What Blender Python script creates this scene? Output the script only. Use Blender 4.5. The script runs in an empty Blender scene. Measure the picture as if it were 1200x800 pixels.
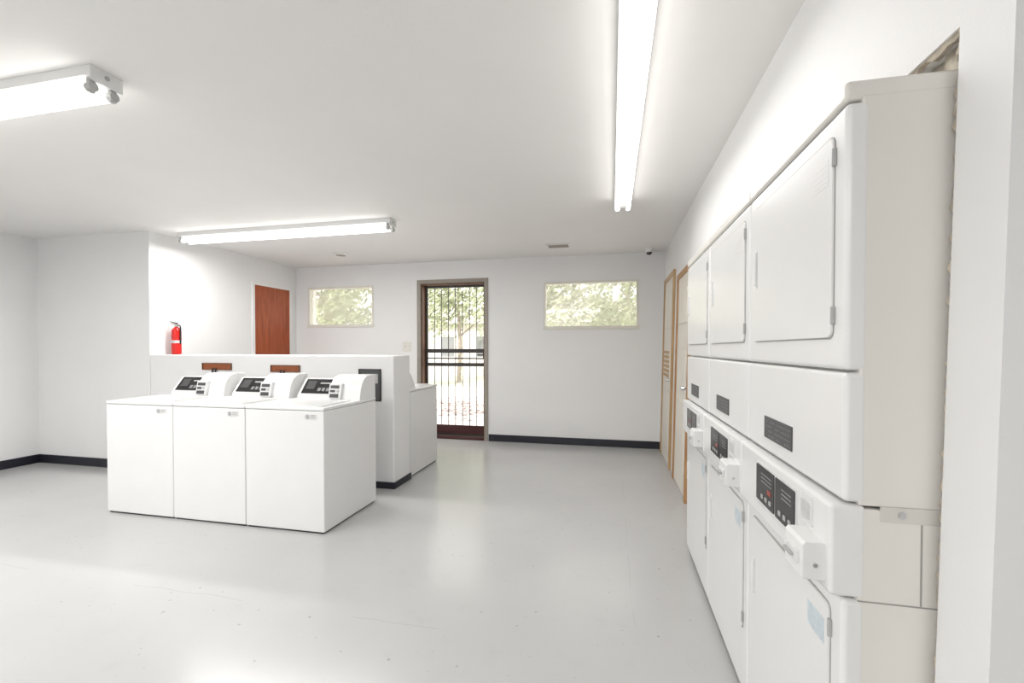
import bpy, bmesh, math, random
from mathutils import Vector, Matrix
random.seed(7)
S = bpy.context.scene
C = S.collection
S.view_settings.view_transform = 'Standard'
PI = math.pi

# ---------------------------------------------------------------- camera
F = 520.0; YAW = math.radians(12.68); PITCH = math.radians(0.8); H = 1.36; HZ = 408.0
CY = HZ + F * math.tan(PITCH)
cd = bpy.data.cameras.new('camera'); cam = bpy.data.objects.new('camera', cd); C.objects.link(cam)
cam.location = (0, 0, H); cam.rotation_euler = (PI/2 - PITCH, 0, YAW)
cd.sensor_width = 36; cd.lens = F/1200*36; cd.shift_y = (CY-400)/1200; cd.clip_start = 0.02
S.camera = cam
RM = cam.rotation_euler.to_matrix()
def ray(u, v): return RM @ Vector(((u-600)/F, -(v-CY)/F, -1))
def onY(u, v, Y):
    r = ray(u, v); t = Y/r.y; return Vector((r.x*t, Y, H+r.z*t))
def onX(u, v, X):
    r = ray(u, v); t = X/r.x; return Vector((X, r.y*t, H+r.z*t))

# ---------------------------------------------------------------- materials
def new_mat(name):
    m = bpy.data.materials.new(name); m.use_nodes = True
    nt = m.node_tree; return m, nt, nt.nodes['Principled BSDF']
def mat(name, col, rough=.5, metal=0, var=.03, scale=5, bump=0, bscale=60, spec=.5):
    m, nt, b = new_mat(name)
    tc = nt.nodes.new('ShaderNodeTexCoord')
    n = nt.nodes.new('ShaderNodeTexNoise'); n.inputs['Scale'].default_value = scale; n.inputs['Detail'].default_value = 5
    nt.links.new(tc.outputs['Object'], n.inputs['Vector'])
    r = nt.nodes.new('ShaderNodeValToRGB')
    r.color_ramp.elements[0].position = .3; r.color_ramp.elements[1].position = .7
    r.color_ramp.elements[0].color = [max(0, c*(1-var)) for c in col]+[1]
    r.color_ramp.elements[1].color = [min(1, c*(1+var)) for c in col]+[1]
    nt.links.new(n.outputs['Fac'], r.inputs['Fac']); nt.links.new(r.outputs['Color'], b.inputs['Base Color'])
    b.inputs['Roughness'].default_value = rough; b.inputs['Metallic'].default_value = metal
    b.inputs['Specular IOR Level'].default_value = spec
    if bump:
        n2 = nt.nodes.new('ShaderNodeTexNoise'); n2.inputs['Scale'].default_value = bscale
        nt.links.new(tc.outputs['Object'], n2.inputs['Vector'])
        bp = nt.nodes.new('ShaderNodeBump'); bp.inputs['Strength'].default_value = bump; bp.inputs['Distance'].default_value = .01
        nt.links.new(n2.outputs['Fac'], bp.inputs['Height']); nt.links.new(bp.outputs['Normal'], b.inputs['Normal'])
    return m
def emit(name, col, st):
    m, nt, b = new_mat(name)
    b.inputs['Base Color'].default_value = (*col, 1)
    b.inputs['Emission Color'].default_value = (*col, 1); b.inputs['Emission Strength'].default_value = st
    return m
def wood(name, c0, c1, rough=.45, sc=3):
    m, nt, b = new_mat(name)
    tc = nt.nodes.new('ShaderNodeTexCoord'); mp = nt.nodes.new('ShaderNodeMapping')
    mp.inputs['Scale'].default_value = (9, 9, .7)
    nt.links.new(tc.outputs['Object'], mp.inputs['Vector'])
    n = nt.nodes.new('ShaderNodeTexNoise'); n.inputs['Scale'].default_value = sc; n.inputs['Detail'].default_value = 6; n.inputs['Distortion'].default_value = 1
    nt.links.new(mp.outputs['Vector'], n.inputs['Vector'])
    r = nt.nodes.new('ShaderNodeValToRGB')
    r.color_ramp.elements[0].position = .35; r.color_ramp.elements[1].position = .65
    r.color_ramp.elements[0].color = (*c0, 1); r.color_ramp.elements[1].color = (*c1, 1)
    nt.links.new(n.outputs['Fac'], r.inputs['Fac']); nt.links.new(r.outputs['Color'], b.inputs['Base Color'])
    b.inputs['Roughness'].default_value = rough
    return m
def glass(name, haze=.25):
    m = bpy.data.materials.new(name); m.use_nodes = True; nt = m.node_tree; nt.nodes.clear()
    o = nt.nodes.new('ShaderNodeOutputMaterial')
    t = nt.nodes.new('ShaderNodeBsdfTransparent'); g = nt.nodes.new('ShaderNodeBsdfGlossy'); g.inputs['Roughness'].default_value = .05
    d0 = nt.nodes.new('ShaderNodeBsdfDiffuse'); d0.inputs['Color'].default_value = (.9, .88, .80, 1)
    d1 = nt.nodes.new('ShaderNodeBsdfTranslucent'); d1.inputs['Color'].default_value = (.9, .9, .80, 1)
    d = nt.nodes.new('ShaderNodeMixShader'); d.inputs[0].default_value = .25
    nt.links.new(d0.outputs[0], d.inputs[1]); nt.links.new(d1.outputs[0], d.inputs[2])
    n = nt.nodes.new('ShaderNodeTexNoise'); n.inputs['Scale'].default_value = 1.2; n.inputs['Detail'].default_value = 1
    ml = nt.nodes.new('ShaderNodeMath'); ml.operation = 'MULTIPLY'; ml.inputs[1].default_value = haze*2
    nt.links.new(n.outputs['Fac'], ml.inputs[0])
    a = nt.nodes.new('ShaderNodeMixShader'); nt.links.new(ml.outputs[0], a.inputs[0])
    nt.links.new(t.outputs[0], a.inputs[1]); nt.links.new(d.outputs[0], a.inputs[2])
    b = nt.nodes.new('ShaderNodeMixShader'); b.inputs[0].default_value = .05
    nt.links.new(a.outputs[0], b.inputs[1]); nt.links.new(g.outputs[0], b.inputs[2]); nt.links.new(b.outputs[0], o.inputs[0])
    return m
def floor_mat():
    m, nt, b = new_mat('painted_concrete'); L = nt.links; N = nt.nodes.new
    def math_(op, a, bb=None):
        k = N('ShaderNodeMath'); k.operation = op
        for i, q in enumerate((a, bb)):
            if q is None: continue
            if isinstance(q, (int, float)): k.inputs[i].default_value = q
            else: L.new(q, k.inputs[i])
        return k.outputs[0]
    tc = N('ShaderNodeTexCoord')
    def noise(scale, det):
        n = N('ShaderNodeTexNoise'); n.inputs['Scale'].default_value = scale; n.inputs['Detail'].default_value = det
        L.new(tc.outputs['Object'], n.inputs['Vector']); return n.outputs['Fac']
    def ramp(src, p0, p1, c0, c1):
        r = N('ShaderNodeValToRGB'); r.color_ramp.elements[0].position = p0; r.color_ramp.elements[1].position = p1
        r.color_ramp.elements[0].color = (*c0, 1); r.color_ramp.elements[1].color = (*c1, 1); L.new(src, r.inputs['Fac']); return r.outputs['Color']
    base = ramp(noise(.8, 3), .3, .7, (.495, .495, .492), (.54, .54, .537))
    worn = ramp(noise(7, 4), .60, .72, (0, 0, 0), (.12, .12, .12))
    speck = ramp(noise(30, 2), .715, .745, (0, 0, 0), (.45, .45, .45))
    # hairline seams of the slab: wavering lines x = .11 and y = 2.0, and a slanting one, broken up by noise
    sp = N('ShaderNodeSeparateXYZ'); L.new(tc.outputs['Object'], sp.inputs[0])
    wob = math_('MULTIPLY', math_('SUBTRACT', noise(2.5, 4), .5), .07)
    def line(coord, c, wid):
        d = math_('ABSOLUTE', math_('SUBTRACT', math_('ADD', coord, wob), c)); return math_('LESS_THAN', d, wid)
    ln = math_('MAXIMUM', line(sp.outputs['X'], .11, .002), line(sp.outputs['Y'], 2.0, .0025))
    ln = math_('MULTIPLY', ln, math_('MULTIPLY', math_('GREATER_THAN', noise(1.1, 2), .51), .22))
    def mix(fac, a, col):
        k = N('ShaderNodeMixRGB'); L.new(fac, k.inputs[0]); L.new(a, k.inputs[1]); k.inputs[2].default_value = (*col, 1); return k.outputs[0]
    c = mix(worn, base, (.40, .39, .38)); c = mix(speck, c, (.2, .19, .18)); c = mix(ln, c, (.22, .21, .20))
    L.new(c, b.inputs['Base Color'])
    b.inputs['Roughness'].default_value = .22
    b.inputs['Specular IOR Level'].default_value = .65
    return m

M_wall = mat('wall_paint', (.845, .845, .845), .6, var=.012, scale=2, bump=.05, bscale=90)
M_ceil = mat('ceiling_paint', (.85, .84, .825), .7, var=.012, scale=2, bump=.05, bscale=60)
M_floor = floor_mat()
M_navy = mat('near_black_rubber', (.012, .013, .022), .4)
M_enam = mat('white_enamel', (.815, .815, .81), .24, var=.008)
M_cream = mat('cream_enamel', (.78, .755, .71), .3, var=.01)
M_brk = mat('bracket_enamel', (.66, .64, .60), .35, var=.01)
M_plast = mat('white_plastic', (.82, .82, .81), .35, var=.01)
M_grey = mat('grey_plastic', (.42, .42, .42), .4)
M_lgrey = mat('pale_grey_print', (.6, .6, .6), .5, var=.1, scale=90)
M_mgrey = mat('mid_grey_print', (.26, .26, .26), .5)
M_print = mat('faint_print', (.60, .60, .60), .5)
M_label = mat('pale_label', (.74, .745, .75), .45, var=.03, scale=60)
M_seam = mat('door_seam_grey', (.36, .35, .33), .5)
M_black = mat('black_plastic', (.018, .018, .02), .25)
M_dkgrey = mat('dark_grey_plastic', (.07, .07, .072), .4)
M_dark = mat('dark_rubber', (.03, .03, .032), .6)
M_steel = mat('steel', (.6, .6, .6), .28, metal=1)
M_brass = mat('brass', (.7, .5, .2), .3, metal=1)
M_red = mat('red_enamel', (.62, .015, .012), .25)
M_led = mat('red_readout', (.35, .03, .02), .3)
M_tube = emit('fluorescent_glow', (1, .985, .96), 4.0)
M_fix = mat('fixture_enamel', (.80, .80, .79), .35, var=.01)
M_sock = mat('lamp_holder_grey', (.50, .50, .49), .4)
M_wood = wood('red_brown_wood', (.27, .048, .010), (.42, .088, .02))
M_oak = wood('yellow_tan_wood', (.42, .27, .12), (.54, .36, .18))
M_brownw = wood('orange_tan_wood', (.36, .19, .075), (.48, .27, .12))
M_paletan = wood('pale_tan_wood', (.74, .70, .63), (.79, .75, .68))
M_jamb = wood('dark_brown_wood', (.10, .045, .02), (.19, .09, .045))
M_frame = mat('tan_grey_frame', (.32, .29, .25), .5)
M_iron = mat('dark_iron', (.04, .034, .032), .45)
M_maroon = mat('maroon_metal', (.07, .018, .018), .4)
M_trimc = mat('off_white_trim', (.79, .77, .70), .5)
M_glass = glass('hazy_glass', .24)
M_copper = mat('rust_brown_plastic', (.28, .075, .02), .5, var=.15, scale=20)
M_foil = mat('crumpled_foil', (.75, .70, .6), .35, metal=.5, var=.25, scale=30, bump=.6, bscale=25)
M_ragged = mat('torn_drywall', (.50, .44, .36), .9, var=.25, scale=30)
M_ground = mat('pale_concrete', (.76, .74, .72), .9, var=.08)
M_grass = mat('dry_grass', (.54, .54, .45), .95, var=.2, scale=3)
M_leaf = mat('leaf_green', (.33, .39, .22), .7, var=.35, scale=3)
M_leaf2 = mat('leaf_grey_green', (.41, .45, .31), .7, var=.35, scale=3)
M_litter = mat('fallen_leaves', (.60, .48, .46), .9, var=.25, scale=9)
M_bark = mat('bark', (.36, .32, .28), .9, var=.3, scale=12, bump=.5)
M_siding = mat('pale_siding', (.70, .68, .66), .8, var=.06)
M_roof = mat('roof_shingle', (.52, .49, .47), .9, var=.2, scale=14)
M_wdark = mat('dark_window', (.24, .25, .26), .15)

# ---------------------------------------------------------------- mesh helpers
class MB:
    def __init__(s): s.bm = bmesh.new()
    def box(s, x0, x1, y0, y1, z0, z1, bev=0, seg=2):
        mx = Matrix.Translation(((x0+x1)/2, (y0+y1)/2, (z0+z1)/2)) @ Matrix.Diagonal((x1-x0, y1-y0, z1-z0, 1))
        r = bmesh.ops.create_cube(s.bm, size=1, matrix=mx)
        if bev:
            ed = list({e for v in r['verts'] for e in v.link_edges})
            bmesh.ops.bevel(s.bm, geom=ed, offset=bev, segments=seg, affect='EDGES', profile=.5)
        return s
    def cyl(s, p0, p1, r0, r1=None, seg=18):
        p0 = Vector(p0); p1 = Vector(p1); d = p1-p0
        q = Vector((0, 0, 1)).rotation_difference(d.normalized()).to_matrix().to_4x4()
        bmesh.ops.create_cone(s.bm, cap_ends=True, segments=seg, radius1=r0, radius2=r0 if r1 is None else r1, depth=d.length, matrix=Matrix.Translation((p0+p1)/2) @ q)
        return s
    def prism(s, pts, vec):
        vec = Vector(vec)
        a = [s.bm.verts.new(p) for p in pts]; b = [s.bm.verts.new(Vector(p)+vec) for p in pts]
        n = len(a)
        fs = [s.bm.faces.new(a), s.bm.faces.new(b[::-1])]
        for i in range(n): fs.append(s.bm.faces.new((a[i], b[i], b[(i+1) % n], a[(i+1) % n])))
        bmesh.ops.recalc_face_normals(s.bm, faces=fs)
        return s
    def rplate(s, ax, a0, a1, b0, b1, t0, t1, r, n=5):
        """rounded-corner plate; ax = thickness axis"""
        pts = []
        for (cx, cy, st) in ((a1-r, b1-r, 0), (a0+r, b1-r, PI/2), (a0+r, b0+r, PI), (a1-r, b0+r, 3*PI/2)):
            for k in range(n+1):
                an = st+k/n*PI/2; pts.append((cx+r*math.cos(an), cy+r*math.sin(an)))
        if ax == 'x': s.prism([(t0, p, q) for p, q in pts], (t1-t0, 0, 0))
        elif ax == 'y': s.prism([(p, t0, q) for p, q in pts], (0, t1-t0, 0))
        else: s.prism([(p, q, t0) for p, q in pts], (0, 0, t1-t0))
        return s
    def lathe(s, prof, c=(0, 0, 0), seg=24):
        c = Vector(c); rings = []
        for r, z in prof:
            rings.append([s.bm.verts.new(c+Vector((r*math.cos(2*PI*k/seg), r*math.sin(2*PI*k/seg), z))) for k in range(seg)])
        fs = []
        for i in range(len(rings)-1):
            for k in range(seg):
                fs.append(s.bm.faces.new((rings[i][k], rings[i][(k+1) % seg], rings[i+1][(k+1) % seg], rings[i+1][k])))
        fs.append(s.bm.faces.new(rings[0][::-1])); fs.append(s.bm.faces.new(rings[-1]))
        bmesh.ops.recalc_face_normals(s.bm, faces=fs)
        return s
    def tube(s, pts, r, seg=10):
        pts = [Vector(p) for p in pts]; rings = []
        for i, p in enumerate(pts):
            d = (pts[min(i+1, len(pts)-1)]-pts[max(i-1, 0)]).normalized()
            rr = r[i] if isinstance(r, (list, tuple)) else r
            q = Vector((0, 0, 1)).rotation_difference(d)
            rings.append([s.bm.verts.new(p+q @ Vector((rr*math.cos(2*PI*k/seg), rr*math.sin(2*PI*k/seg), 0))) for k in range(seg)])
        fs = []
        for i in range(len(rings)-1):
            for k in range(seg):
                fs.append(s.bm.faces.new((rings[i][k], rings[i][(k+1) % seg], rings[i+1][(k+1) % seg], rings[i+1][k])))
        fs.append(s.bm.faces.new(rings[0][::-1])); fs.append(s.bm.faces.new(rings[-1]))
        bmesh.ops.recalc_face_normals(s.bm, faces=fs)
        return s
    def ringY(s, x0, x1, z0, z1, t, y0, y1):
        s.box(x0, x0+t, y0, y1, z0, z1); s.box(x1-t, x1, y0, y1, z0, z1)
        s.box(x0+t, x1-t, y0, y1, z1-t, z1); s.box(x0+t, x1-t, y0, y1, z0, z0+t); return s
    def bevel_all(s, off, seg=2):
        bmesh.ops.bevel(s.bm, geom=list(s.bm.edges), offset=off, segments=seg, affect='EDGES', profile=.5); return s
    def build(s, name, m, parent=None, label=None, smooth=True):
        me = bpy.data.meshes.new(name); s.bm.to_mesh(me); s.bm.free()
        me.materials.append(m)
        o = bpy.data.objects.new(name, me); C.objects.link(o)
        if smooth:
            for p in me.polygons: p.use_smooth = True
            me.set_sharp_from_angle(angle=math.radians(50))
            w = o.modifiers.new('weighted_normals', 'WEIGHTED_NORMAL'); w.keep_sharp = True; w.weight = 80
        if parent: o.parent = parent
        if label: o['label'] = label
        return o
def thing(name, label, cat, loc=(0, 0, 0), rot=(0, 0, 0), group=None, kind=None):
    o = bpy.data.objects.new(name, None); C.objects.link(o); o.empty_display_size = .1
    o.location = loc; o.rotation_euler = rot; o['label'] = label; o['category'] = cat
    if group: o['group'] = group
    if kind: o['kind'] = kind
    return o
def tag(o, label, cat, kind=None, group=None):
    o['label'] = label; o['category'] = cat
    if kind: o['kind'] = kind
    if group: o['group'] = group
    return o
def dup(root, loc, label, rot=None):
    def rec(o, par):
        c = o.copy(); C.objects.link(c); c.parent = par
        for ch in [x for x in bpy.data.objects if x.parent == o]: rec(ch, c)
        return c
    r = rec(root, None); r.location = loc; r['label'] = label
    if rot is not None: r.rotation_euler = rot
    return r

# ---------------------------------------------------------------- room shell
CZ = 2.66; YB = 6.27; XL = -5.0; XLL = -6.67; YP = 3.92; YP2 = 4.27; XPE = -2.05; PT = 1.29
def xw(z): return .645+.0207*z
tag(MB().box(-6.9, 2.8, -3.4, YB+.22, -.12, 0).build('floor', M_floor), 'light grey painted concrete floor with tiny specks and hairline seams', 'floor', 'structure')
tag(MB().box(-6.9, 2.8, -3.4, YB+.22, CZ, CZ+.15).build('ceiling', M_ceil), 'plain white painted ceiling', 'ceiling', 'structure')

# back wall with door and windows
d0 = onY(489, 327, YB); d1 = onY(572, 327, YB)
DX0, DX1, DZ = d0.x, d1.x, (d0.z+d1.z)/2
w1a, w1b = onY(361, 337, YB), onY(438, 382, YB)
w2a, w2b = onY(637, 330.5, YB), onY(748.5, 384, YB)
holes = [(DX0+.05, DX1-.05, 0, DZ-.05), (w1a.x, w1b.x, w1b.z, w1a.z), (w2a.x, w2b.x, w2b.z, w2a.z)]
def holed(x0, x1, z0, z1, hs, y0, y1):
    xs = sorted({x0, x1, *[h[0] for h in hs], *[h[1] for h in hs]}); zs = sorted({z0, z1, *[h[2] for h in hs], *[h[3] for h in hs]})
    m = MB()
    for i in range(len(xs)-1):
        run = None
        for j in range(len(zs)-1):
            cx, cz = (xs[i]+xs[i+1])/2, (zs[j]+zs[j+1])/2
            if any(h[0] < cx < h[1] and h[2] < cz < h[3] for h in hs):
                if run: m.box(xs[i], xs[i+1], y0, y1, run[0], run[1]); run = None
            else: run = (run[0], zs[j+1]) if run else (zs[j], zs[j+1])
        if run: m.box(xs[i], xs[i+1], y0, y1, run[0], run[1])
    return m
tag(holed(XL-.15, 1.4, 0, CZ, holes, YB, YB+.2).build('wall_back', M_wall, smooth=False), 'white back wall with the barred doorway and two high windows', 'wall', 'structure')
tag(MB().box(XL-.15, XL, YP+.1, YB, 0, CZ).build('wall_left_rear', M_wall), 'white side wall with the red-brown door and extinguisher', 'wall', 'structure')
tag(MB().box(XLL-.15, XL, YP, YP+.1, 0, CZ).build('wall_left_front', M_wall), 'white full-height wall left of the washers', 'wall', 'structure')
tag(MB().box(XLL-.15, XLL, -3.3, YP, 0, CZ).build('wall_left', M_wall), 'white wall at the far left edge of the photo', 'wall', 'structure')
tag(MB().box(XL, XPE, YP, YP2, 0, PT, .012, 3).build('wall_middle', M_wall), 'white half-height partition behind the row of washers', 'wall', 'structure')
tag(MB().box(XLL-.15, 2.75, -3.3, -3.15, 0, CZ).build('wall_front', M_wall), 'white wall behind the camera', 'wall', 'structure')
RY0, RY1, RZ = 1.086, 3.24, 2.012
tag(MB().box(2.6, 2.75, -3.15, RY0, 0, CZ).build('wall_right_front', M_wall), 'white side wall behind the camera', 'wall', 'structure')
def lean(y0, y1, z0, z1, xb=None, m=None):
    m = m or MB()
    a = [(xw(z0), y0, z0), (xb or xw(z0)+.12, y0, z0), (xb or xw(z1)+.12, y0, z1), (xw(z1), y0, z1)]
    return m.prism(a, (0, y1-y0, 0))
tag(lean(.955, RY0, 0, CZ, 2.6).build('wall_right_end', M_wall), 'white wall end at the right edge beside the nearest dryer', 'wall', 'structure')
wr = MB(); lean(RY0, RY1, RZ, CZ, None, wr); lean(RY1, YB, 0, CZ, None, wr)
tag(wr.build('wall_right', M_wall), 'white right wall above and beyond the dryers', 'wall', 'structure')
rc = MB(); rc.box(1.3, 1.4, RY0, RY1+.1, 0, CZ); rc.box(.83, 1.3, RY1, RY1+.1, 0, CZ)
tag(rc.build('wall_recess', M_wall), 'white walls inside the dryer recess', 'wall', 'structure')
# ragged torn drywall edge around the opening corner
f = MB(); random.seed(3)
pts_a = []; N = 26
for k in range(N+1):
    y = RY0+k*.022; pts_a.append((y, RZ-random.uniform(.002, .026)*(1 if k < 12 else .4)))
for k in range(N):
    (ya, za), (yb, zb) = pts_a[k], pts_a[k+1]
    f.prism([(xw(RZ)+.006, ya, RZ+.002), (xw(RZ)+.006, yb, RZ+.002), (xw(RZ)+.006, yb, zb), (xw(RZ)+.006, ya, za)], (.012, 0, 0))
for k in range(60):
    z = .1+k*.032; dz = random.uniform(.02, .045)
    f.prism([(xw(z)+.001, RY0-.001, z), (xw(z)+.001, RY0-.001, z+dz), (xw(z)+.001, RY0+random.uniform(.003, .014), z+dz*random.uniform(.2, .8))], (.012, 0, 0))
tag(f.build('trim_1', M_ragged, smooth=False), 'ragged torn drywall edge of the recess by the nearest dryer', 'trim', 'structure')
random.seed(7)

# baseboards
bb = MB(); bb.box(DX1+.01, xw(0)-.01, YB-.014, YB, 0, .1, .004)
bb.box(XL, DX0-.01, YB-.014, YB, 0, .1, .004)
tag(bb.build('baseboard_back', M_navy), 'near-black baseboard along the back wall', 'baseboard', 'structure')
tag(MB().box(XLL, XL, YP-.014, YP, 0, .1, .004).build('baseboard_left_front', M_navy), 'near-black baseboard left of the washers', 'baseboard', 'structure')
tag(MB().box(XLL, XLL+.014, -3.1, YP-.014, 0, .1, .004).build('baseboard_left', M_navy), 'near-black baseboard on the far left wall', 'baseboard', 'structure')
bm_ = MB(); bm_.box(XL, XPE+.014, YP-.014, YP, 0, .065, .004); bm_.box(XPE, XPE+.014, YP, YP2, 0, .065, .004)
tag(bm_.build('baseboard_middle', M_navy), 'near-black baseboard around the partition end', 'baseboard', 'structure')

# windows
for n, (a, b, lab) in enumerate(((w1a, w1b, 'small hazy window on the back wall left of the barred door'), (w2a, w2b, 'wider hazy window on the back wall right of the barred door'))):
    x0, x1, z0, z1 = a.x, b.x, b.z, a.z
    t = thing('window_%d' % (n+1), lab, 'window', ((x0+x1)/2, YB, z0), kind='structure')
    hw, hh = (x1-x0)/2, z1-z0
    MB().ringY(-hw, hw, 0, hh, .03, -.004, .10).build('window_frame', M_trimc, t)
    MB().box(-hw+.03, hw-.03, .06, .07, .03, hh-.03).build('pane', M_glass, t)
    MB().box(-hw-.01, hw+.01, -.02, .058, -.012, .034, .004).build('sill', M_trimc, t)

# barred back door
t = thing('door_1', 'open doorway on the back wall closed by a dark barred security door', 'door', ((DX0+DX1)/2, YB, 0), kind='structure')
hw = (DX1-DX0)/2; hz = DZ
f = MB(); f.box(-hw, -hw+.055, -.015, .02, 0, hz); f.box(hw-.055, hw, -.015, .02, 0, hz); f.box(-hw+.055, hw-.055, -.015, .02, hz-.055, hz)
f.build('casing', M_frame, t)
f = MB(); f.box(-hw+.05, -hw+.075, .02, .2, 0, hz-.05); f.box(hw-.075, hw-.05, .02, .2, 0, hz-.05); f.box(-hw+.075, hw-.075, .02, .2, hz-.075, hz-.05)
f.build('jamb', M_jamb, t)
MB().box(-hw+.075, hw-.075, .0, .2, 0, .03, .004).build('threshold', M_maroon, t)
ix0, ix1, iz0, iz1 = -hw+.078, hw-.078, .035, hz-.078
f = MB(); f.ringY(ix0, ix1, iz0, iz1, .03, .13, .16); f.build('gate_frame', M_iron, t)
MB().box(ix0+.03, ix1-.03, .138, .152, iz0+.03, .19).build('kick_plate', M_maroon, t)
zt = onY(530, 411, YB+.14).z; zb = onY(530, 427, YB+.14).z
for zz, hh in ((zt, .03), ((zt+zb)/2-.01, .010), (zb, .026)): MB().box(ix0+.03, ix1-.03, .13, .158, zz-hh, zz+hh).build('cross_rail', M_iron, t)
nb = 7
for k in range(nb):
    x = ix0+.03+(ix1-ix0-.06)*(k+1)/(nb+1)
    MB().box(x-.0045, x+.0045, .139, .151, iz0+.03, iz1-.03).build('bar', M_iron, t)
f = MB(); f.box(ix1-.035, ix1-.005, .105, .13, zt-.12, zt+.02, .005); f.cyl((ix1-.02, .105, zt-.06), (ix1-.02, .07, zt-.06), .01); f.box(ix1-.11, ix1-.01, .06, .075, zt-.07, zt-.05, .005)
f.build('handle', M_black, t)

# red-brown door on the left rear wall
a = onX(297, 335, XL); b = onX(338, 339, XL)
yl, yr, zt2 = a.y, b.y, (a.z+b.z)/2
t = thing('door_2', 'red-brown wooden door on the side wall behind the washers', 'door', (XL, (yl+yr)/2, 0), kind='structure')
hw = (yr-yl)/2
MB().box(0, .018, -hw, hw, .01, zt2, .002).build('door_slab', M_wood, t)
f = MB(); f.box(0, .026, -hw-.045, -hw, 0, zt2+.045, .003); f.box(0, .026, hw, hw+.06, 0, zt2+.045, .003); f.box(0, .026, -hw, hw, zt2, zt2+.045, .003)
f.build('casing', M_wall, t)
f = MB(); f.cyl((.018, hw-.07, 1.02), (.05, hw-.07, 1.02), .012); f.cyl((.05, hw-.07, 1.02), (.085, hw-.07, 1.02), .028, .02)
f.build('knob', M_brass, t)

# two doors on the right wall (wall leans slightly, so do they)
LA = math.atan(.0207)
def right_door(n, y0, y1, top, slabm, casem, lab, sign):
    t = thing('door_%d' % n, lab, 'door', (xw(0), (y0+y1)/2, 0), (0, LA, 0), kind='structure')
    h = (y1-y0)/2; c = .055
    f = MB(); f.box(-.026, 0, -h, -h+c, 0, top, .004); f.box(-.026, 0, h-c, h, 0, top, .004); f.box(-.026, 0, -h+c, h-c, top-c, top, .004)
    f.build('casing', casem, t)
    f = MB(); f.box(-.012, 0, -h+c, h-c, .01, top-c)
    sl = f.build('door_slab', slabm, t)
    f = MB()
    for (z0, z1) in ((.2, .85), (1.0, 1.35), (1.6, top-.2)):
        f.box(-.020, -.010, -h+c+.12, h-c-.12, z0, z1, .004)
    f.build('raised_panel', slabm, sl)
    if sign:
        f = MB()
        for k in range(6): f.box(-.028, -.018, -h+c+.16, h-c-.16, 1.02+k*.055, 1.055+k*.055, .002)
        f.build('vent_louvres', casem, sl)
    f = MB(); f.cyl((-.012, -h+c+.06, 1.0), (-.035, -h+c+.06, 1.0), .010); f.cyl((-.035, -h+c+.06, 1.0), (-.06, -h+c+.06, 1.0), .022, .016); f.build('knob', M_steel, t)
right_door(3, 5.2, 6.12, 2.24, M_paletan, M_oak, 'pale panelled door with vent in yellow-tan casing on the right wall, nearer the back corner', True)
right_door(4, 4.1, 4.92, 2.12, M_paletan, M_brownw, 'pale door in orange-tan wood casing on the right wall, just past the dryers', False)

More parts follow.
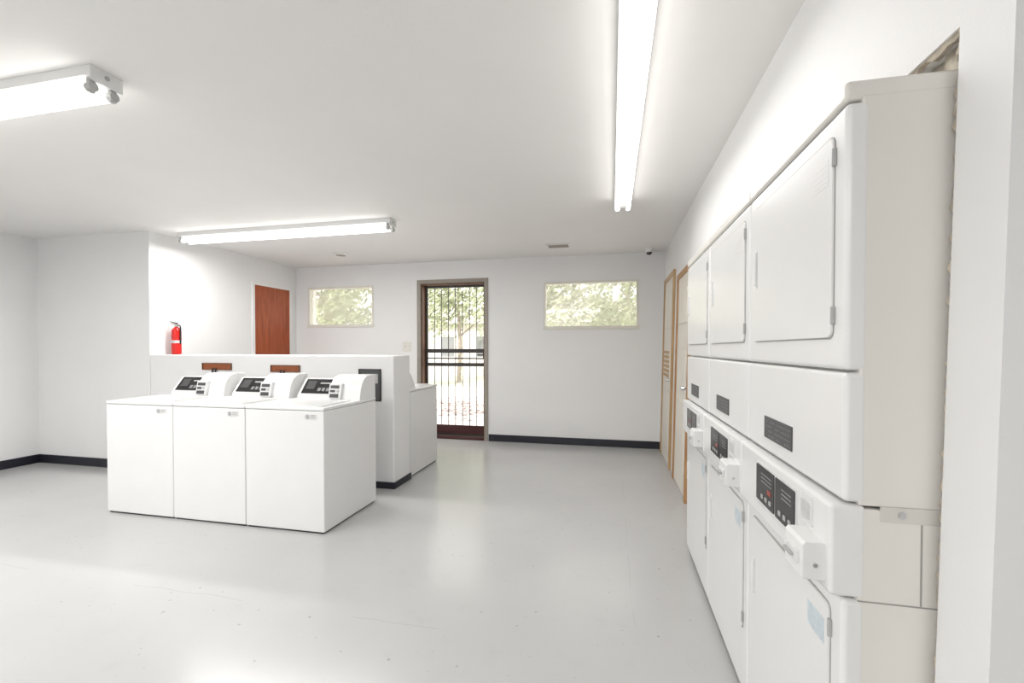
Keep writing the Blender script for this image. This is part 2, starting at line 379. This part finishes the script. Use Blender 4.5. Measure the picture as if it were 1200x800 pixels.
# ---------------------------------------------------------------- washers
WW = .682; WD = .73; WX0 = -4.085
def make_washer():
    t = thing('washing_machine', '', 'washer', group='white top-load washers')
    h = WW/2-.002; d = WD/2
    MB().box(-h, h, -d, d, .012, .900, .008, 3).build('cabinet', M_enam, t)
    MB().box(-h+.015, h-.015, -d+.012, d-.015, 0, .02).build('base', M_dark, t)
    MB().box(-h-.0005, h+.0005, -d-.004, d, .902, .927, .008, 3).build('top_deck', M_enam, t)
    f = MB().rplate('z', -h+.05, h-.05, -d+.035, d-.30, .927, .935, .03); lid = f.build('lid', M_enam, t)
    MB().box(-.06, .06, -d+.04, -d+.055, .934, .940, .003).build('lid_grip', M_plast, lid)
    # low console with a tilted display, and a separate coin vault beside it
    y0 = d-.20; x0 = -h+.035; xs = h*1.0; ZT = 1.09; ZB = .95
    x1 = x0+xs
    f = MB().prism([(x0, y0, .925), (x0, d-.005, .925), (x0, d-.005, ZT), (x0, d-.085, ZT), (x0, y0, ZB)], (xs, 0, 0))
    con = f.build('console', M_plast, t)
    sl = Vector((0, d-.085-y0, ZT-ZB)); n = Vector((0, -sl.z, sl.y)).normalized()
    def onslope(xa, xb, ta, tb, off, th):
        p = Vector((xa, y0, ZB))
        q = [p+sl*ta+n*off, p+sl*tb+n*off]
        return [tuple(q[0]), (xb, q[0].y, q[0].z), (xb, q[1].y, q[1].z), tuple(q[1])], n*th
    pts, v = onslope(x0+.03, x1-.006, .12, .94, 0, .007); dp = MB().prism(pts, v).build('display_panel', M_black, con)
    f = MB()
    for i in range(3):
        pts, v = onslope(x0+.18+i*.042, x0+.208+i*.042, .24, .42, .007, .003); f.prism(pts, v)
    f.build('buttons', M_mgrey, con)
    pts, v = onslope(x0+.055, x0+.14, .35, .82, .007, .002); MB().prism(pts, v).build('readout', M_dkgrey, con)
    pts, v = onslope(x0+.18, x0+.29, .66, .74, .007, .002); MB().prism(pts, v).build('lettering', M_grey, con)
    yv = d-.285; xv = x1+.008; xe = h-.004
    # vault profile: sloped wedge with a smoothly curved brow
    P0, P1, P2 = Vector((yv+.045, .99)), Vector((yv+.075, 1.125)), Vector((d-.10, 1.130))
    arc = [P0*(1-k/8)**2+P1*2*(k/8)*(1-k/8)+P2*(k/8)**2 for k in range(9)]
    prof = [(yv+.03, .925), (d-.005, .925), (d-.005, 1.130)] + [tuple(q) for q in arc[::-1]]
    f = MB().prism([(xv, p, q) for p, q in prof], (xe-xv, 0, 0))
    vault = f.build('coin_vault', M_enam, t)
    f = MB().prism([(xv+.01, yv+.006, .935), (xv+.01, yv+.06, .935), (xv+.01, yv+.07, 1.06), (xv+.01, yv+.034, 1.06)], (.115, 0, 0)); f.bevel_all(.003)
    sp = f.build('slot_plate', M_label, vault)
    p0 = Vector((0, yv+.006, .935)); p1 = Vector((0, yv+.034, 1.06)); sv = p1-p0; nn = Vector((0, -sv.z, sv.y)).normalized()
    def slot(xa, xb, ta, tb, off, th, name, m, par):
        q0 = p0+sv*ta+nn*off; q1 = p0+sv*tb+nn*off
        return MB().prism([(xa, q0.y, q0.z), (xb, q0.y, q0.z), (xb, q1.y, q1.z), (xa, q1.y, q1.z)], nn*th).build(name, m, par)
    for (ta, tb, xa, xb) in ((.10, .34, .025, .105), (.44, .60, .025, .07), (.70, .90, .025, .105)):
        slot(xv+xa, xv+xb, ta, tb, 0, .004, 'coin_slot', M_dkgrey, vault)
    MB().cyl((xv+.095, yv+.012, 1.002), (xv+.095, yv+.03, 1.0), .010).build('lock', M_steel, vault)
    f = MB()
    f.rplate('y', h-.155, h-.06, .840, .880, -d-.003, -d+.001, .008)
    bd = f.build('badge', M_label, t, 'small grey maker badge')
    f = MB()
    f.rplate('y', h-.15, h-.118, .844, .875, -d-.005, -d-.002, .012); f.box(h-.108, h-.068, -d-.005, -d-.002, .864, .872); f.box(h-.108, h-.075, -d-.005, -d-.002, .850, .856)
    f.build('badge_mark', M_grey, bd)
    return t
W0 = make_washer()
YW = 2.84+WD/2
W0.location = (WX0+WW/2, YW, 0); W0['label'] = 'white top-load washer at the left end of the front row'
dup(W0, (WX0+1.5*WW, YW, 0), 'white top-load washer in the middle of the front row of three')
dup(W0, (WX0+2.5*WW, YW, 0), 'white top-load washer at the right end of the front row, its whole side showing')
dup(W0, (XPE-.01-WW/2, YP2+.03+WD/2, 0), 'white washer behind the partition, facing the barred door', (0, 0, PI))

# utility boxes on the partition face with hoses
for i, (u, v0, v1, wpx, lab) in enumerate(((255, 425, 433.5, 17, 'rust-brown utility box on the partition behind the left washer'),
                                       (335, 427.5, 436, 17, 'rust-brown utility box on the partition behind the middle washer'),
                                       (434, 432, 470, 13, 'tall dark utility box on the partition behind the right washer'))):
    p0 = onY(u-wpx, v0, YP); p1 = onY(u+wpx, v1, YP)
    t = thing('utility_box', lab, 'utility box', ((p0.x+p1.x)/2, YP, p1.z), group='utility boxes on the partition')
    hw = (p1.x-p0.x)/2; hh = p0.z-p1.z
    MB().ringY(-hw, hw, 0, hh, .007, -.016, 0).build('box_frame', M_jamb if i < 2 else M_black, t)
    MB().box(-hw+.007, hw-.007, -.008, 0, .007, hh-.007).build('back_plate', M_copper if i < 2 else M_dkgrey, t)
    if i == 2:
        f = MB(); f.rplate('y', -hw+.03, hw-.03, hh*.55, hh*.85, -.013, -.007, .01); f.build('cover_plate', M_grey, t)
    for s in (-.05, -.01):
        f = MB(); f.tube([(s, -.014, .02), (s, -.02, -.1), (s*1.05, -.03, -.25), (s*1.1, -.035, .35-p1.z)], .008); f.build('hose', M_dark, t)

# fire extinguisher standing on the partition ledge against the side wall
p = onX(206, 411, XL+.1)
t = thing('fire_extinguisher', 'small slim red fire extinguisher at the left end of the partition top', 'fire extinguisher', (XL+.1, p.y+.01, PT))
MB().lathe([(.036, 0), (.046, .006), (.048, .02), (.048, .26), (.044, .285), (.03, .305), (.018, .313), (.018, .32)]).build('cylinder', M_red, t)
MB().lathe([(.0483, .13), (.0489, .131), (.0489, .160), (.0483, .161)]).build('label_band', M_lgrey, t)
f = MB(); f.cyl((0, 0, .315), (0, 0, .345), .016); f.cyl((0, 0, .335), (.035, 0, .335), .008); f.build('valve', M_steel, t)
f = MB(); f.box(-.01, .01, -.065, .02, .348, .356, .003); f.prism([(-.009, -.07, .368), (-.009, .01, .356), (-.009, .01, .363), (-.009, -.07, .376)], (.018, 0, 0)); f.build('handle', M_black, t)
MB().tube([(.033, 0, .335), (.052, 0, .33), (.06, 0, .30), (.059, 0, .22), (.057, 0, .12)], .007).build('hose', M_black, t)
MB().cyl((-.015, 0, .334), (-.026, 0, .334), .012).build('gauge', M_plast, t)

# ---------------------------------------------------------------- stacked dryers
DW = .690; XF = .497; DY0 = 1.103
def make_dryer():
    t = thing('stacked_dryer', '', 'dryer', group='stacked dryers along the right wall')
    a, b = .003, DW-.003
    MB().box(.030, .735, a, b, 1.016, 1.905, .005).build('upper_cabinet', M_cream, t)
    MB().box(.030, .735, a, b, .04, 1.010, .005).build('lower_cabinet', M_cream, t)
    MB().box(.05, .72, a+.01, b-.01, 0, .045).build('toe_kick', M_dark, t)
    MB().box(-.003, .74, a-.001, b+.001, 1.898, 1.940, .009, 3).build('top_cap', M_cream, t)
    MB().box(0, .045, a-.001, b+.001, 1.312, 1.894, .012, 4).build('upper_front_panel', M_enam, t)
    MB().box(0, .045, a-.001, b+.001, 1.022, 1.307, .012, 4).build('access_panel', M_enam, t)
    MB().box(0, .045, a-.001, b+.001, .035, .806, .012, 4).build('lower_front_panel', M_enam, t)
    def door(z0, z1, hz, stick):
        MB().rplate('x', .052, .631, z0-.004, z1+.004, -.0012, .004, .022).build('door_gasket', M_seam, t)
        f = MB().rplate('x', .055, .627, z0, z1, -.005, .002, .020)
        bmesh.ops.bevel(f.bm, geom=[e for e in f.bm.edges if all(abs(v.co.x+.005) < 1e-5 for v in e.verts)], offset=.0015, segments=2, affect='EDGES')
        d = f.build('door', M_enam, t)
        f = MB().rplate('x', .588, .612, hz-.066, hz+.066, -.0065, -.004, .010); g = f.build('handle', M_label, d)
        f = MB().box(-.014, -.005, .592, .599, hz-.058, hz+.058, .003); f.build('handle_pull', M_plast, d)
        for zz in (z0+.05, z1-.05):
            f = MB(); f.box(-.007, .0, .046, .056, zz-.020, zz+.020, .0015); f.cyl((-.006, .0505, zz-.020), (-.006, .0505, zz+.020), .003, seg=10); f.build('hinge', M_grey, d)
        lb = MB().box(-.0056, -.0048, .075, .165, z1-.105, z1-.045).build('door_label', stick, d)
        f = MB(); zc = z1-.055
        for k in range(4):
            y = .083
            while y < .150:
                w = random.uniform(.004, .010); f.box(-.0058, -.0054, y, y+w, zc-.013*k-.0025, zc-.013*k); y += w+.005
        f.build('label_print', M_print, d)
    door(1.385, 1.845, 1.635, M_enam)
    door(.28, .765, .56, M_sticker)
    pl = MB().box(-.003, .002, .285, .515, 1.068, 1.138, .001).build('instruction_plate', M_dkgrey, t, 'dark instruction plate with pale lettering')
    f = MB()
    for r_ in range(4):
        x = .297
        while x < .49:
            w = random.uniform(.004, .012)
            if random.random() < .75: f.box(-.0036, -.0028, x, min(x+w, .505), 1.077+r_*.015, 1.080+r_*.015)
            x += w+.008
    f.build('lettering', M_mgrey, pl)
    # control band
    cp = MB().box(-.026, .045, a-.001, b+.001, .812, 1.016, .010, 3).build('control_panel', M_enam, t)
    MB().rplate('x', .175, .505, .862, .992, -.0285, -.024, .008).build('bezel', M_label, cp)
    for (y0, y1) in ((.185, .325), (.335, .495)):
        MB().rplate('x', y0, y1, .870, .985, -.031, -.026, .006).build('display', M_black, cp)
        f = MB()
        for k in range(3): f.rplate('x', y0+.022+k*.036, y0+.040+k*.036, .884, .898, -.0325, -.0305, .004)
        f.build('buttons', M_grey, cp)
        f = MB()
        for k in range(3): f.box(-.0318, -.0305, y0+.02, y1-.05, .962-.012*k, .965-.012*k)
        f.build('lettering', M_mgrey, cp)
    MB().box(-.032, -.0305, .36, .39, .912, .926).build('readout', M_led, cp)
    MB().rplate('x', .085, .155, .93, 1.0, -.029, -.024, .006).build('price_plate', M_label, cp)
    MB().rplate('x', .095, .145, .945, .985, -.031, -.028, .004).build('price_window', M_lgrey, cp)
    # coin box: small square housing with a slide slot
    f = MB().prism([(-.02, .022, .835), (-.072, .022, .835), (-.072, .022, .912), (-.066, .022, .92), (-.02, .022, .92)], (0, .105, 0)); f.bevel_all(.002)
    cb = f.build('coin_box', M_plast, t)
    f = MB(); f.box(-.079, -.071, .04, .112, .862, .892, .002); f.build('slide_plate', M_label, cb)
    f = MB(); f.box(-.086, -.078, .055, .10, .872, .880, .0015); f.build('coin_slide', M_grey, cb)
    MB().cyl((-.046, .023, .868), (-.046, .0205, .868), .005).build('lock', M_steel, cb)
    # bracket and seams on the exposed side
    f = MB(); f.box(.07, .70, a-.002, a+.002, .985, 1.018, .0008); br = f.build('side_bracket', M_brk, t)
    MB().cyl((.11, a-.0015, 1.002), (.11, a-.0035, 1.002), .008).build('screw', M_steel, br)
    MB().box(.145, .148, a-.001, a+.003, .81, .984).build('side_seam', M_seam, t)
    MB().box(.030, .30, a-.001, a+.003, .806, .809).build('side_seam', M_seam, t)
    return t
M_sticker = mat('pale_blue_sticker', (.58, .66, .71), .4, var=.08, scale=60)
D0 = make_dryer()
D0.location = (XF, DY0, 0); D0['label'] = 'stacked white dryer nearest the camera, its cream side beside the wall end'
dup(D0, (XF, DY0+DW+.002, 0), 'middle stacked white dryer of the three along the right wall')
dup(D0, (XF, DY0+2*DW+.004, 0), 'farthest stacked white dryer of the three, closest to the tan door casings')
# foil duct glimpsed above the nearest dryer
N = 16
pts = [(.76+.012*math.sin(k*.7), 1.145+.03*k, 1.992+.006*math.sin(k*1.3)) for k in range(N)]
rad = [.047 if k % 2 else .038 for k in range(N)]
tag(MB().tube(pts, rad, 14).build('flexible_duct', M_foil), 'crumpled foil duct in the gap above the nearest dryer', 'duct')

# ---------------------------------------------------------------- ceiling lights
FL = 2.6
def make_light():
    t = thing('strip_light', '', 'ceiling light', group='fluorescent strip lights on the ceiling')
    h = FL/2
    f = MB().prism([(-h, -.067, 0), (-h, .067, 0), (-h, .067, -.045), (-h, .028, -.062), (-h, -.028, -.062), (-h, -.067, -.045)], (FL, 0, 0))
    f.build('housing', M_fix, t)
    for s in (-1, 1):
        f = MB(); f.box(s*h-.004, s*h+.004, -.07, .07, -.068, 0, .002); e = f.build('end_plate', M_fix, t)
        MB().cyl((s*(h+.003), 0, -.03), (s*(h+.007), 0, -.03), .011).build('knockout', M_grey, e)
        for y in (-.045, .045):
            f = MB(); f.box(s*(h-.03)-.012, s*(h-.03)+.012, y-.014, y+.014, -.115, -.05, .005); f.cyl((s*(h-.045), y, -.09), (s*(h-.012), y, -.09), .021)
            f.build('lamp_holder', M_sock, t)
    for y in (-.045, .045):
        MB().cyl((-h+.045, y, -.09), (h-.045, y, -.09), .019, seg=16).build('tube', M_tube, t, 'glowing white fluorescent tube')
    return t
L0 = make_light()
LL = [(-3.46, 4.12), (-2.33-FL/2, 1.64), (.088, 4.03-FL/2)]
L0.location = (*LL[0], CZ); L0['label'] = 'fluorescent strip light above the partition, running across the room'
dup(L0, (*LL[1], CZ), 'fluorescent strip light cut by the left edge, its end sockets showing')
dup(L0, (*LL[2], CZ), 'long fluorescent strip light running toward the back beside the dryers', (0, 0, PI/2))

# small ceiling and wall items
t = thing('ceiling_vent', 'small round ceiling vent above the left part of the back room', 'vent', (-3.65, 5.47, CZ))
MB().lathe([(.10, 0), (.10, -.012), (.075, -.022), (.07, -.018)]).build('rim', M_plast, t); MB().lathe([(.068, -.01), (.068, -.02), (.03, -.026)]).build('grille', M_frame, t)
t = thing('ceiling_grille', 'small rectangular ceiling grille in front of the wider window', 'vent', (-.66, 5.6, CZ))
MB().box(-.15, .15, -.09, .09, -.014, 0, .004).build('frame', M_plast, t)
f = MB()
for k in range(6): f.box(-.125, .125, -.07+k*.024, -.056+k*.024, -.02, -.013)
f.build('louvres', M_frame, t)
t = thing('security_camera', 'small security camera under the ceiling by the back right corner', 'camera', (.47, 6.05, CZ))
MB().cyl((0, 0, 0), (0, 0, -.02), .05).build('mount', M_plast, t)
MB().lathe([(.048, -.02), (.05, -.035), (.045, -.05)]).build('housing', M_plast, t)
MB().lathe([(.036, -.05), (.034, -.066), (.022, -.08), (.008, -.085)]).build('dome', M_dkgrey, t)
p = onY(477, 406, YB)
t = thing('light_switch', 'small white switch plate beside the barred door', 'light switch', (p.x, YB, p.z))
MB().box(-.07, .07, -.008, 0, -.07, .07, .003).build('plate', M_trimc, t)
for s in (-.03, .03): MB().box(s-.008, s+.008, -.016, -.006, -.018, .018, .003).build('toggle', M_plast, t)

# ---------------------------------------------------------------- outdoors
tag(MB().box(-40, 40, YB+.22, 70, -.2, -.06).build('ground', M_grass), 'dry pale grass outside', 'ground', 'structure')
tag(MB().box(-9, 4, YB+.22, 15.5, -.1, -.04).build('path', M_ground), 'pale concrete paving outside the barred door', 'paving', 'structure')
f = MB()
for k in range(1600):
    x, y = random.uniform(-6.5, -2.5), random.gauss(10.2, .8); a = random.uniform(0, PI); s = random.uniform(.03, .07)
    c, d = math.cos(a)*s, math.sin(a)*s
    vs = [f.bm.verts.new((x+px, y+py, -.036+random.uniform(0, .03))) for px, py in ((c, d), (-d, c), (-c, -d), (d, -c))]; f.bm.faces.new(vs)
tag(f.build('fallen_leaves', M_litter, smooth=False), 'pinkish fallen leaves on the paving outside the door', 'leaves', 'stuff')
def tree(x, y, h, r, ml, lab, n=1800, low=.25):
    t = thing('tree', lab, 'tree', (x, y, -.06), group='trees outside')
    f = MB(); f.tube([(0, 0, 0), (.05, 0, h*.3), (-.05, .05, h*.6), (0, 0, h*.9)], [.10, .08, .06, .03])
    for k in range(5):
        a = k*1.3; z = h*(.35+.1*k); f.tube([(0, 0, z), (math.cos(a)*r*.4, math.sin(a)*r*.4, z+.5), (math.cos(a)*r*.75, math.sin(a)*r*.75, z+.8)], [.05, .03, .012], 7)
    f.build('trunk', M_bark, t)
    f = MB(); cl = [(random.uniform(-r, r), random.uniform(-r, r), random.uniform(h*low, h)) for _ in range(60)]
    for k in range(n):
        c = random.choice(cl); p = Vector(c)+Vector((random.gauss(0, .3), random.gauss(0, .3), random.gauss(0, .3)))
        q = Vector((random.uniform(-1, 1), random.uniform(-1, 1), random.uniform(-1, 1))).normalized(); w = q.orthogonal().normalized(); u = q.cross(w); s = random.uniform(.05, .10)
        vs = [f.bm.verts.new(p+e) for e in (w*s*1.5, u*s*.6, -w*s*1.5, -u*s*.6)]; f.bm.faces.new(vs)
    f.build('foliage', ml, t, smooth=False)
tree(-9.2, 13, 4.6, 1.6, M_leaf, 'green leafy tree seen through the small left window', 5500)
tree(-6.2, 17.5, 5.4, 1.6, M_leaf2, 'grey-green tree seen through the barred door', 3800, .45)
tree(-2.3, 13.5, 4.8, 1.3, M_leaf2, 'grey-green tree in the left half of the wider window', 4200)
tree(.7, 18.5, 5.2, 1.7, M_leaf, 'green tree in the right half of the wider window', 5000)
t = thing('house', 'pale house beyond the trees seen through the barred door', 'house', (-5, 22, -.06))
MB().box(-5, 7, 0, 5, 0, 2.7).build('wall', M_siding, t)
MB().prism([(-5.3, -.4, 2.7), (-5.3, 5.4, 2.7), (-5.3, 2.5, 4.0)], (12.6, 0, 0)).build('roof', M_roof, t)
for x in (-3.4, -1.4, 4.0):
    f = MB().ringY(x-.45, x+.45, .9, 2.1, .07, -.05, .02).build('window', M_plast, t); MB().box(x-.38, x+.38, -.02, .01, .97, 2.03).build('pane', M_wdark, f)

# ---------------------------------------------------------------- light
w = bpy.data.worlds.new('world'); S.world = w; w.use_nodes = True
nt = w.node_tree; bg = nt.nodes['Background']
bg.inputs['Color'].default_value = (1, .97, .93, 1); bg.inputs['Strength'].default_value = 2.7
sd = bpy.data.lights.new('sun', 'SUN'); sd.energy = 4.5; sd.angle = .02; sd.color = (1, .92, .82)
so = bpy.data.objects.new('sun', sd); C.objects.link(so); so.rotation_euler = (math.radians(48), 0, math.radians(-20))
def lamp(name, loc, e, rz=0):
    ad = bpy.data.lights.new(name, 'AREA'); ad.shape = 'RECTANGLE'; ad.size = 2.5; ad.size_y = .12; ad.energy = e; ad.color = (1, .985, .965)
    ao = bpy.data.objects.new(name, ad); C.objects.link(ao); ao.location = loc; ao.rotation_euler = (0, 0, rz)
lamp('strip_lamp', (*LL[0], CZ-.125), 38)
lamp('strip_lamp', (*LL[1], CZ-.125), 44)
lamp('strip_lamp', (*LL[2], CZ-.125), 13, PI/2)
lamp('rear_fill_lamp', (-1.6, -1.6, CZ-.1), 80)  # added fill lamp, unseen behind the camera, to brighten the dryers
lamp('rear_fill_lamp', (-4.6, -1.2, CZ-.1), 66)  # second added fill lamp, unseen, softens the shadow in front of the washers
